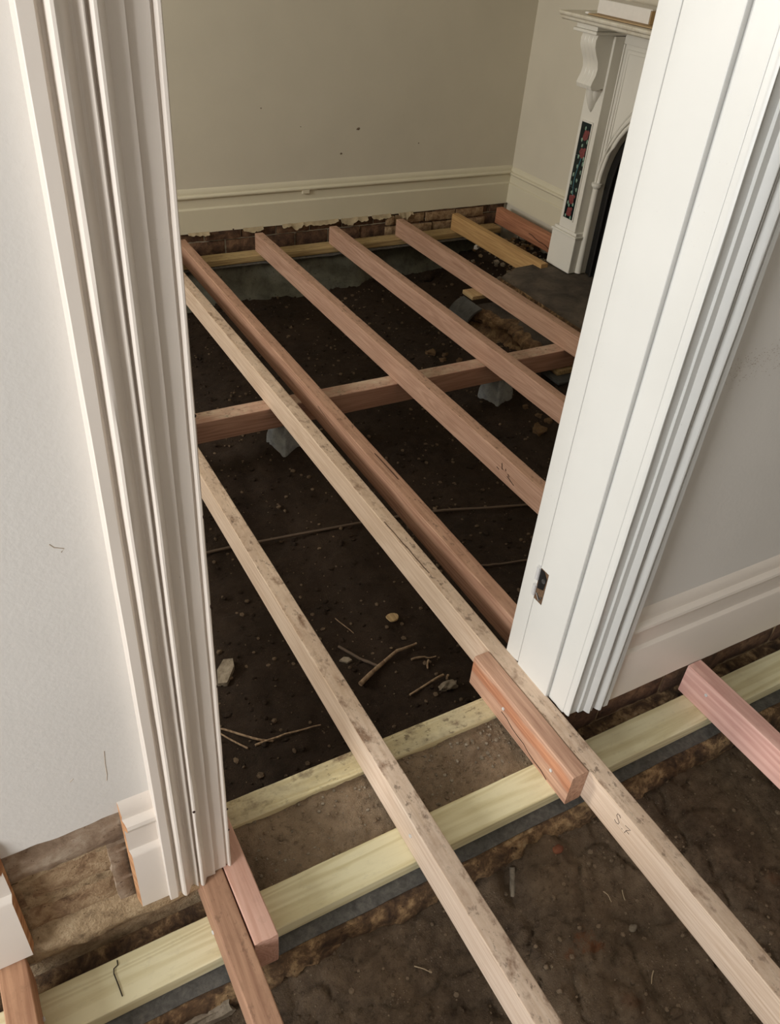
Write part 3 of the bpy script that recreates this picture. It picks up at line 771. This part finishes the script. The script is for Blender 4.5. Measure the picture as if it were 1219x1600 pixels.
tr = MB(); rows = []
for i in range(71):
    y = 2.28 + 1.17 * i / 70
    r = lambda k: fbm(y, k, 15.0, 4, 5)
    r2 = lambda k: fbm(y, k, 19.0, 3, 19)
    top = -0.150 - 0.105 * sm(2.86, 2.80, y) + 0.004 * r2(1) - 0.05 * sm(3.36, 3.45, y)
    e = 2.555 + 0.055 * r(2) + 0.030 * r2(2) - 0.05 * sm(3.1, 3.35, y)
    rows.append([(2.78, y, top + 0.01), (2.68, y, top + 0.006 * r2(3)), (e + 0.05, y, top + 0.006 * r2(4)), (e + 0.012 * r2(5), y, top - 0.010 + 0.006 * r2(6)), (e - 0.012 + 0.016 * r2(7), y, top - 0.040),
                 (e + 0.006 + 0.020 * r2(8), y, top - 0.070), (e - 0.030 + 0.020 * r2(9), y, top - 0.11), (e - 0.06, y, -0.42), (2.78, y, -0.42)])
tr.loft(rows)
for i_, f_ in enumerate(tr.f):
    if len(f_) == 4 and i_ % 9 in (2, 3, 4, 5, 6): tr.mi[i_] = 1
tag(tr.build('rubble_ledge', [M['hearth'], M['rubble']], smooth=45), 'broken brown rubble ledge below the joist in front of the hearth', 'rubble', kind='thing')
rnd = random.Random(77)
RUB = 'rubble under the hearth'
lab = 'brown crumbly rubble piece at the foot of the broken ledge before the hearth'
base_meshes = []
for i in range(5):
    base_meshes.append(MB().blob((0, 0, 0), (1, 1, 1), i + 3, 0.8, 2, 0.7).build('rubble_piece', M['rubble'] if i % 2 else M['footing'], smooth=25))
def rub(x, y, z, s, idx, rot, first=set()):
    src = base_meshes[idx]
    o = src if idx not in first else src.copy()
    if idx in first: COL.objects.link(o)
    first.add(idx)
    o.location = (x, y, z); o.scale = s; o.rotation_euler = rot
    return tag(o, lab, 'rubble', RUB)
spots = []
while len(spots) < 20:
    y = 2.44 + 0.92 * rnd.random(); x = 2.30 + 0.15 * rnd.random() - 0.05 * sm(3.1, 3.35, y)
    s_ = rnd.uniform(0.011, 0.024)
    if all(math.hypot(x - a, y - b) > 2.0 * (s_ + c) for a, b, c in spots) and abs(y - 2.715) > 0.10 and math.hypot(x - 2.26, y - 2.745) > 0.14:
        spots.append((x, y, s_))
for i, (x, y, s_) in enumerate(spots):
    rub(x, y, gz_back(x, y) + s_ * 0.4, (s_ * rnd.uniform(1, 1.35), s_ * rnd.uniform(1, 1.3), s_ * rnd.uniform(.6, .9)), i % 5, (rnd.random() * .4, rnd.random() * .4, rnd.random() * 6))

# slate and packers -----------------------------------------------------
sl = MB(); rows = []
for i in range(11):
    a = i / 10; ang = math.radians(8 + 84 * a)
    cx, cz = 2.53, -0.245; R_ = 0.115
    x = cx - R_ * math.sin(ang); z = cz + R_ * math.cos(ang)
    rows.append([(x, 3.28, z), (x, 3.46, z), (x + 0.008 * math.sin(ang), 3.46, z - 0.010), (x + 0.008 * math.sin(ang), 3.28, z - 0.010)])
sl.loft(rows)
tag(sl.build('slate_piece', M['slate'], smooth=30), 'dark curved slate piece under a small packer near the hearth', 'slate')
tag(MB().box(2.512, 2.66, 3.375, 3.475, -0.123, -0.101).build('timber_packer', M['packer'], bevel=0.003), 'small pale timber packer on dark curved slate under a joist', 'packer')
tag(MB().box(2.555, 2.70, 2.66, 2.74, -0.226, -0.201).build('timber_packer', M['packer'], bevel=0.003), 'small pale timber packer beneath the right end of the bearer', 'packer')
tag(MB().box(2.52, 2.70, 2.60, 2.76, -0.242, -0.228).build('slate_piece', M['slate'], bevel=0.003), 'flat dark slate piece beneath the right end of the bearer', 'slate')
o = MB().blob((0.10, 0.712, -0.200), (0.085, 0.030, 0.026), 4, 0.5, 3, 0.6).build('stone_slab', M['stone'], smooth=35)
tag(o, 'flat grey-brown stone in the soil below the black damp course, left', 'stone')

# ================================================================== FIREPLACE
fp = thing('fireplace', 'white mantelpiece with floral tiles and a black arched opening', 'fireplace', (3.17, 2.80, -0.02))
def fpart(name, mb, mat, par=None, bevel=None, smooth=None, label=None, seg=2):
    o = mb.build(name, mat, par or fp, smooth=smooth, bevel=bevel, seg=seg)
    if par is None: o.matrix_parent_inverse = Matrix.Translation((-3.17, -2.80, 0.02))
    if label: o['label'] = label
    return o
YC = 2.80
def mir(y, s): return YC + s * (y - YC)
for s in (1, -1):
    def bx(mb, x0, x1, ya, yb, z0, z1):
        a, b = sorted((mir(ya, s), mir(yb, s))); return mb.box(x0, x1, a, b, z0, z1)
    # plinth
    p = MB(); bx(p, 3.083, 3.199, 3.302, 3.500, -0.018, 0.172)
    bx(p, 3.076, 3.199, 3.296, 3.506, 0.172, 0.184)
    bx(p, 3.086, 3.199, 3.306, 3.490, 0.184, 0.200)
    fpart('plinth', p, M['mantel'], bevel=0.004)
    # pilaster with a sunk panel for the tiles
    p = MB(); bx(p, 3.092, 3.199, 3.327, 3.463, 0.200, 1.125)
    for (a, b, c, d) in ((3.356, 3.363, 0.246, 0.742), (3.438, 3.445, 0.246, 0.742), (3.363, 3.438, 0.246, 0.254), (3.363, 3.438, 0.733, 0.742)):
        bx(p, 3.086, 3.092, a, b, c, d)
    pil = fpart('pilaster', p, M['mantel'], bevel=0.002)
    # tiles: three tiles painted with roses, leaves and a curling stem
    t = MB(); 
    for q in range(3):
        z0 = 0.254 + 0.1597 * q; bx(t, 3.0885, 3.0925, 3.363, 3.438, z0 + 0.0007, z0 + 0.159)
    def flo(yy, zz, ry, rz, seed, mi):
        t.cur = mi; t.blob((3.0885, mir(yy, s), zz), (0.0012, ry, rz), seed, 0.55, 2)
    for (yy, zz) in ((3.392, 0.672), (3.393, 0.590), (3.402, 0.356), (3.402, 0.288)):
        flo(yy, zz, 0.020, 0.024, yy * 31 + zz * 17, 1); flo(yy - 0.014, zz + 0.018, 0.010, 0.010, zz * 40, 1)
        flo(yy + 0.022, zz - 0.022, 0.006, 0.010, zz * 11, 2); flo(yy - 0.020, zz - 0.024, 0.006, 0.010, zz * 13, 2); flo(yy + 0.01, zz + 0.034, 0.006, 0.009, zz * 19, 2)
    for i in range(7):
        zz = 0.41 + 0.022 * i; yy = 3.400 + 0.012 * math.sin(i * 0.9)
        flo(yy + 0.020 * (1 if i % 2 else -1), zz, 0.006, 0.011, i * 3.7, 2)
    t.cur = 3
    t.tube([(3.0882, mir(3.400 + 0.010 * math.sin((zz - 0.38) * 22), s), zz) for zz in [0.375 + 0.012 * i for i in range(17)]], 0.0022, 6)
    fpart('tile_panel', t, [M['tile'], M['rose'], M['leaf'], M['stem']], pil, smooth=50, label='dark glazed tiles painted with red roses')
    pil.children[0].matrix_parent_inverse = Matrix.Identity(4)
    # corbel: scrolled console with a pointed drop under it
    prof = [(3.150, 1.128), (2.995, 1.128), (2.985, 1.105), (2.988, 1.075), (3.004, 1.045), (3.022, 1.015), (3.030, 0.985), (3.026, 0.955), (3.014, 0.930), (3.008, 0.912), (3.016, 0.895), (3.035, 0.890), (3.060, 0.893), (3.092, 0.900), (3.150, 0.905)]
    p = MB(); a, b = sorted((mir(3.340, s), mir(3.450, s)))
    p.loft([[(x, y, z) for x, z in prof] for y in (a, b)])
    for yq in (a + 0.028, (a + b) / 2, b - 0.028):
        p.tube([(x + 0.004, yq, z) for x, z in prof[1:11]], 0.006, 8)
    cor = fpart('corbel', p, M['mantel'], smooth=35)
    p = MB(); ym = (a + b) / 2
    for dy, l, r in ((0, 0.108, 0.030), (-0.030, 0.074, 0.020), (0.030, 0.074, 0.020)):
        p.loft([[(3.092 - r * 1.6 * q * max(0, math.sin(aa)) , ym + dy * (0.35 + 0.65 * h) + r * q * math.cos(aa), 0.893 - l * (1 - h)) for aa in [math.pi * kk / 8 for kk in range(9)]] for h, q in ((1, 1), (.7, .95), (.4, .7), (.15, .4), (0, .08))])
    fpart('corbel_drop', p, M['mantel'], smooth=60)
    p = MB(); bx(p, 2.962, 3.199, 3.322, 3.492, 1.128, 1.142); bx(p, 2.972, 3.199, 3.332, 3.482, 1.142, 1.168)
    fpart('capital_block', p, M['mantel'], bevel=0.004)
# mantel shelf with moulded edge
ya, yb = mir(3.555, -1), 3.555
p = MB(); prof = [(0.0, 1.166), (0.262, 1.166), (0.272, 1.172), (0.276, 1.182), (0.286, 1.188), (0.290, 1.196), (0.286, 1.202), (0.0, 1.204)]
p.loft([[(3.199 - d, y + (0 if e is None else e), z) for d, z in prof] for y, e in ((ya, None), (yb, None))])
fpart('shelf', p, M['marble'], bevel=0.003, label='cream mantel shelf')
# face plate with the arched hole: spring at 0.455, half width A, height B
A, B, ZS = 0.485, 0.46, 0.455
def arch(a, b, n=28):
    return [(YC + a * math.cos(math.pi * i / n), ZS + b * math.sin(math.pi * i / n)) for i in range(n + 1)]
YE = 3.330
def plate(x0, x1, a, b, zb, zt, ye):
    """flat plate between y = +-ye and zb..zt with an arched hole"""
    inn = [(YC + a, zb)] + arch(a, b) + [(YC - a, zb)]
    out = []
    n = len(inn)
    for (y, z) in inn:
        if z <= ZS + 1e-6 : out.append((YC + math.copysign(ye, y - YC), z))
        else:
            t = math.atan2((z - ZS) / (zt - ZS), (y - YC) / ye)
            c, s_ = math.cos(t), math.sin(t); m_ = max(abs(c), abs(s_))
            out.append((YC + ye * c / m_, ZS + (zt - ZS) * s_ / m_))
    mb = MB(); rows = []
    for (i_, o_) in zip(inn, out):
        rows.append([(x0, i_[0], i_[1]), (x0, o_[0], o_[1]), (x1, o_[0], o_[1]), (x1, i_[0], i_[1])])
    return mb.loft(rows)
fpart('arched_surround', plate(3.158, 3.199, A, B, -0.018, 1.166, YE - YC), M['mantel'], bevel=0.002)
# frieze step and spandrel beads
p = MB()
p.box(3.150, 3.158, 2 * YC - 3.327, 3.327, 1.095, 1.166)
p.box(3.150, 3.158, 3.318, 3.327, 0.47, 1.095); p.box(3.150, 3.158, 2 * YC - 3.327, 2 * YC - 3.318, 0.47, 1.095)
fpart('frieze', p, M['mantel'], bevel=0.003)
for s in (1, -1):
    for off in (0.0, 0.016):
        p = MB(); pts = [(3.157, mir(3.300 - off, s), 0.60 + 5 * off), (3.157, mir(3.300 - off, s), 1.075 - off), (3.157, mir(2.86 + off, s), 1.075 - off)]
        ar = [(3.157, mir(2.80 + (A + 0.045 - off * .1) * math.cos(t), s), ZS + (B + 0.06 + off) * math.sin(t)) for t in [math.radians(84 - 64 * i / 14) for i in range(15)]]
        p.tube(pts + ar, 0.0035 if off == 0 else 0.0022, 6)
        fpart('spandrel_bead', p, M['mantel'], smooth=50)
# arch moulding on half columns with little capitals
p = MB(); pts = [(3.150, y, z) for y, z in arch(A + 0.006, B + 0.006)]
p.tube(pts, 0.011, 10)
p.tube([(3.144, y, z) for y, z in arch(A + 0.024, B + 0.026)], 0.007, 8)
fpart('arch_moulding', p, M['mantel'], smooth=50)
for s in (1, -1):
    yy = mir(YC + A + 0.014, s)
    p = MB().tube([(3.150, yy, -0.016), (3.150, yy, 0.15), (3.150, yy, 0.44)], [0.020, 0.017, 0.017], 14)
    fpart('column', p, M['mantel'], smooth=50)
    p = MB().tube([(3.150, yy, 0.435), (3.150, yy, 0.445), (3.150, yy, 0.452), (3.150, yy, 0.462), (3.150, yy, 0.466)], [0.017, 0.026, 0.029, 0.029, 0.020], 14)
    fpart('column_capital', p, M['mantel'], smooth=40)
# black iron insert: back plate, inner arch and grate bars
p = MB().box(3.1915, 3.1995, YC - A - 0.02, YC + A + 0.02, -0.018, ZS + B + 0.02)
ins = fpart('iron_insert', p, M['iron'])
p = MB(); p.tube([(3.176, YC + 0.33, -0.016)] + [(3.176, YC + 0.33 * math.cos(math.pi * i / 20), 0.42 + 0.33 * math.sin(math.pi * i / 20)) for i in range(21)] + [(3.176, YC - 0.33, -0.016)], 0.018, 10)
p.tube([(3.178, YC + 0.43, -0.016)] + [(3.178, YC + 0.43 * math.cos(math.pi * i / 20), 0.44 + 0.42 * math.sin(math.pi * i / 20)) for i in range(21)] + [(3.178, YC - 0.43, -0.016)], 0.009, 8)
fpart('iron_arch', p, M['iron'], smooth=50)
p = MB()
for z in (0.10, 0.16, 0.22): p.tube([(3.160, YC - 0.30, z), (3.12, YC - 0.2, z), (3.11, YC, z), (3.12, YC + 0.2, z), (3.160, YC + 0.30, z)], 0.008, 8)
fpart('grate_bars', p, M['iron'], smooth=50)
# things on the mantel shelf
tag(MB().box(2.952, 3.16, 2.70, 3.395, 1.2045, 1.2085).build('cardboard_sheet', M['card'], bevel=0.0008), 'brown cardboard sheet lying on the mantel shelf', 'cardboard')
b_ = thing('storage_box', 'long low white and brown box lying on cardboard on the mantel shelf', 'box', (3.07, 3.2, 1.209))
MB().box(-0.066, 0.06, -0.155, 0.19, 0.0, 0.052).build('body', M['card'], b_, bevel=0.002)
MB().box(-0.070, -0.0665, -0.152, 0.190, 0.002, 0.056).build('front_panel', M['white'], b_, bevel=0.0008)['label'] = 'white front panel'
MB().box(-0.0665, 0.062, -0.157, 0.192, 0.0525, 0.058).build('lid', M['white'], b_, bevel=0.001)
tag(MB().box(2.953, 2.972, 3.392, 3.418, 1.2045, 1.2135).build('plaster_chip', M['white'], bevel=0.003), 'small white chip beside the cardboard on the mantel shelf', 'chip')

# ================================================================== LITTER ON THE GROUND
def lie(pts, fn, lift): return [(x, y, fn(x, y) + lift + (p[2] if len(p) > 2 else 0)) for p in pts for x, y in [p[:2]]]
def dens(pts, n=5, seed=0, amp=0.004):
    out = []
    for i in range(len(pts) - 1):
        for k_ in range(n):
            t = k_ / n
            out.append((pts[i][0] + (pts[i + 1][0] - pts[i][0]) * t + amp * noise.noise(Vector((i + t, seed, 1))), pts[i][1] + (pts[i + 1][1] - pts[i][1]) * t + amp * noise.noise(Vector((i + t, seed, 5)))))
    out.append(pts[-1]); return out
def stick(name, label, pts, r0, r1, fn, mat, cat='twig', lift=None, seed=0, group=None):
    d = dens(pts, 5, seed); n = len(d)
    rad = [(r0 + (r1 - r0) * i / (n - 1)) * (1 + 0.18 * noise.noise(Vector((i * 0.9, seed, 3)))) for i in range(n)]
    lf = lift if lift is not None else r0 * 0.9
    zs = [fn(x, y) for x, y in d]; z_ = [max(zs[max(0, i - 2):i + 3]) for i in range(n)]
    o = MB().tube([(x, y, z + lf) for (x, y), z in zip(d, z_)], rad, 8).build(name, mat, smooth=60)
    return tag(o, label, cat, group)
stick('dry_twig', 'thickest twig, rough and pale, on the dark soil inside the doorway', [(0.866, 1.456), (0.948, 1.495), (1.044, 1.537), (1.124, 1.546)], 0.0085, 0.004, gz_back, M['twig'], seed=1)
stick('dry_twig', 'greyish twig touching the thickest pale twig at its side', [(0.880, 1.640), (0.922, 1.556), (0.955, 1.503)], 0.005, 0.005, gz_back, M['cable'], seed=2)
stick('dry_twig', 'short pale twig lying right of the thickest twig', [(1.075, 1.495), (1.12, 1.486), (1.16, 1.477)], 0.004, 0.002, gz_back, M['twig'], seed=3)
stick('dry_twig', 'tiny stub of twig below the short pale twig', [(1.129, 1.473), (1.109, 1.444)], 0.004, 0.003, gz_back, M['twig'], seed=4)
stick('dry_twig', 'straight thin twig in front of the short pale twig, near the pine plate', [(0.993, 1.364), (1.135, 1.392)], 0.0035, 0.0045, gz_back, M['twig'], seed=5)
stick('dry_twig', 'tiny reddish twig stub beside the reddish block', [(1.155, 1.392), (1.14, 1.375)], 0.004, 0.004, gz_back, M['twig'], seed=6)
stick('dry_twig', 'bent pale twig coming from behind the left architrave', [(0.400, 1.50), (0.428, 1.479), (0.513, 1.397), (0.545, 1.385)], 0.003, 0.004, gz_back, M['twig'], seed=7)
stick('dry_twig', 'long thin twig crossing the end of the bent pale twig', [(0.492, 1.39), (0.583, 1.387), (0.692, 1.374)], 0.004, 0.002, gz_back, M['twig'], seed=8)
stick('dry_twig', 'faint brown twig below the bent pale twig by the architrave', [(0.405, 1.484), (0.467, 1.384)], 0.0025, 0.003, gz_back, M['twig'], seed=9)
stick('dry_twig', 'thin straw-like twig behind the greyish twig on dark soil', [(0.932, 1.771), (0.959, 1.683)], 0.002, 0.0015, gz_back, M['twig'], seed=10)
stick('old_cable', 'thin dusty cable lying across the dark soil of the back room', [(0.45, 2.26), (0.657, 2.252), (0.875, 2.229), (1.259, 2.181), (1.578, 2.12), (1.949, 2.008), (2.3, 1.90)], 0.0055, 0.0055, gz_back, M['cable'], 'cable', 0.008, 11)
stick('old_cable', 'short piece of dusty cable on dark soil close to the right door jamb', [(1.50, 1.79), (1.62, 1.765), (1.80, 1.72)], 0.004, 0.004, gz_back, M['cable'], 'cable', 0.006, 12)
# round disc, chips
mb = MB(); pts = []
for r_, z in ((0.019, 0), (0.022, 0.003), (0.020, 0.007)):
    pts.append([(1.108 + r_ * (1 + 0.12 * math.sin(3 * a + 1)) * math.cos(a), 1.684 + r_ * (1 + 0.1 * math.cos(2 * a)) * math.sin(a), gz_back(1.108, 1.684) + 0.004 + z) for a in [2 * math.pi * i / 18 for i in range(18)]])
tag(mb.loft(pts).build('wood_disc', M['packer'], smooth=40), 'small round pale disc on the dark soil inside the doorway', 'disc')
def flake(name, label, x, y, fn, pts, th, mat, cat, tilt=0.0):
    z = fn(x, y) + 0.004
    top = [(x + a, y + b, z + th + tilt * a) for a, b in pts]; bot = [(x + a * 1.05, y + b * 1.05, z - 0.004 + tilt * a) for a, b in pts]
    return tag(MB().loft([bot, top]).build(name, mat, bevel=0.001), label, cat)
flake('stone_chip', 'flat grey stone chip on the dark soil beside the left architrave', 0.510, 1.690, gz_back, [(-.035, -.03), (-.01, -.045), (.03, .0), (.036, .03), (.01, .045), (-.02, .02)], 0.012, M['stone'], 'stone', 0.3)
flake('stone_chip', 'small pale flake beside the greyish twig', 0.874, 1.575, gz_back, [(-.018, .01), (.0, -.012), (.018, -.012), (.012, .004), (0, .014)], 0.004, M['stone'], 'stone', 0.2)
tag(MB().blob((1.122, 1.348, gz_back(1.122, 1.348) + 0.012), (0.032, 0.016, 0.014), 5, 0.7, 3).build('clod', M['stone'], smooth=60), 'greyish lump of mortar on dark soil next to the straight thin twig', 'clod')
tag(MB().blob((3.115, 4.20, gz_back(3.115, 4.20) + 0.012), (0.030, 0.022, 0.020), 9, 0.4, 3).build('stone_chip', M['white'], smooth=60), 'white stone in the dark between the last two joists at the far wall', 'stone')
tag(MB().blob((2.74, 4.18, gz_back(2.74, 4.18) + 0.02), (0.05, 0.04, 0.04), 15, 0.4, 3).build('clod', M['soil'], smooth=60), 'round dark clod near the far wall between two rose-brown joists', 'clod')
# front room litter
o = MB().tube([(0.868, 0.690, -0.216), (0.858, 0.668, -0.236), (0.838, 0.640, -0.246)], [0.007, 0.007, 0.0075], 12).build('pipe_stub', M['stone'], smooth=50)
tag(o, 'short grey pipe stub poking out of the front soil', 'pipe')
for (x, y, r, l, mt) in ((0.975, 0.663, 0.013, 'round reddish pebble in the front soil near the grey pipe stub', 'brick_red'), (1.045, 0.455, 0.010, 'oval tan pebble on the front soil between the two long joists', 'stone'),
                     (0.992, 0.273, 0.013, 'dark half-buried pebble at the bottom of the picture between the long joists', 'soil_front'), (1.20, 0.70, 0.022, 'flat brown stone in the soil right of the long tan joist', 'footing')):
    tag(MB().blob((x, y, gz_front(x, y) + r * 0.25), (r * 1.2, r * .8, r * 0.55), x * 9, 0.25, 3).build('pebble', M[mt], smooth=60), l, 'pebble')
for i, (p_, l) in enumerate((([(1.026, 0.545), (1.031, 0.519)], 'leftmost of two straw bits on the front soil'), ([(1.079, 0.532), (1.068, 0.51)], 'straw bit nearest the side of the long joist, front soil'),
                        ([(1.014, 0.36), (0.992, 0.342)], 'straw bit on the front soil at the bottom of the picture'), ([(0.545, 0.60), (0.575, 0.575)], 'straw bit left of the middle joist on the front soil'),
                        ([(1.0, 0.735), (1.008, 0.705)], 'straw bit beneath the end of the reddish block'))):
    stick('straw', l, list(p_), 0.0014, 0.001, gz_front, M['straw'], 'straw', 0.002, 30 + i)
# uncounted grit, crumbs and small clods
def grit(ground, name, label, n, x0, x1, y0, y1, fn, r0, r1, mat, seed, dens_fn=None):
    rnd = random.Random(seed); mb = MB()
    ico = [(0, 0, 1), (0.89, 0, 0.45), (0.28, 0.85, 0.45), (-0.72, 0.53, 0.45), (-0.72, -0.53, 0.45), (0.28, -0.85, 0.45), (0.6, 0.5, -0.4), (-0.3, 0.8, -0.4), (-0.8, -0.1, -0.4), (-0.2, -0.8, -0.4), (0.7, -0.4, -0.4)]
    fs = [(0, 1, 2), (0, 2, 3), (0, 3, 4), (0, 4, 5), (0, 5, 1), (1, 6, 2), (2, 7, 3), (3, 8, 4), (4, 9, 5), (5, 10, 1), (2, 6, 7), (3, 7, 8), (4, 8, 9), (5, 9, 10), (1, 10, 6)]
    for i in range(n):
        x = rnd.uniform(x0, x1); y = rnd.uniform(y0, y1)
        if dens_fn and rnd.random() > dens_fn(x, y): continue
        r = r0 + (r1 - r0) * rnd.random() ** 3; a = rnd.random() * 6.28; sx, sy, sz = r * rnd.uniform(.7, 1.3), r * rnd.uniform(.7, 1.3), r * rnd.uniform(.5, .9)
        z = fn(x, y) + sz * 0.3; ca, sa = math.cos(a), math.sin(a)
        mb.cur = i % 3 if isinstance(mat, list) else 0
        mb.add([(x + (p[0] * ca - p[1] * sa) * sx, y + (p[0] * sa + p[1] * ca) * sy, z + p[2] * sz) for p in ico], fs)
    o = mb.build(name, mat, bpy.data.objects[ground], smooth=50); o['kind'] = 'stuff'; o['label'] = label; return o
grit('ground_front', 'soil_crumbs', 'crumbs of soil and grit on the front ground', 5600, -0.6, 2.3, -0.1, 0.71, gz_front, 0.0015, 0.007, [M['soil_front'], M['soil_front'], M['soil_fill']], 3)
grit('fill_ground', 'soil_crumbs', 'dry crumbs and gravel between the two pine plates', 2600, 0.24, 1.13, 0.85, 1.008, gz_fill, 0.001, 0.0058, [M['soil_fill'], M['stone'], M['soil_fill']], 4, lambda x, y: 0.35 + 0.65 * sm(0.6, 1.05, x) * sm(.86, .98, y))
grit('ground_back', 'soil_crumbs', 'dark crumbs of soil on the back room ground', 6500, 0.3, 3.3, 1.15, 4.3, gz_back, 0.003, 0.012, [M['soil'], M['soil'], M['soil_front']], 5)
grit('ground_back', 'soil_crumbs', 'gravelly debris in the alcove beside the fireplace', 500, 3.04, 3.42, 3.5, 4.2, gz_back, 0.006, 0.022, [M['stone'], M['rubble'], M['soil_fill']], 6)
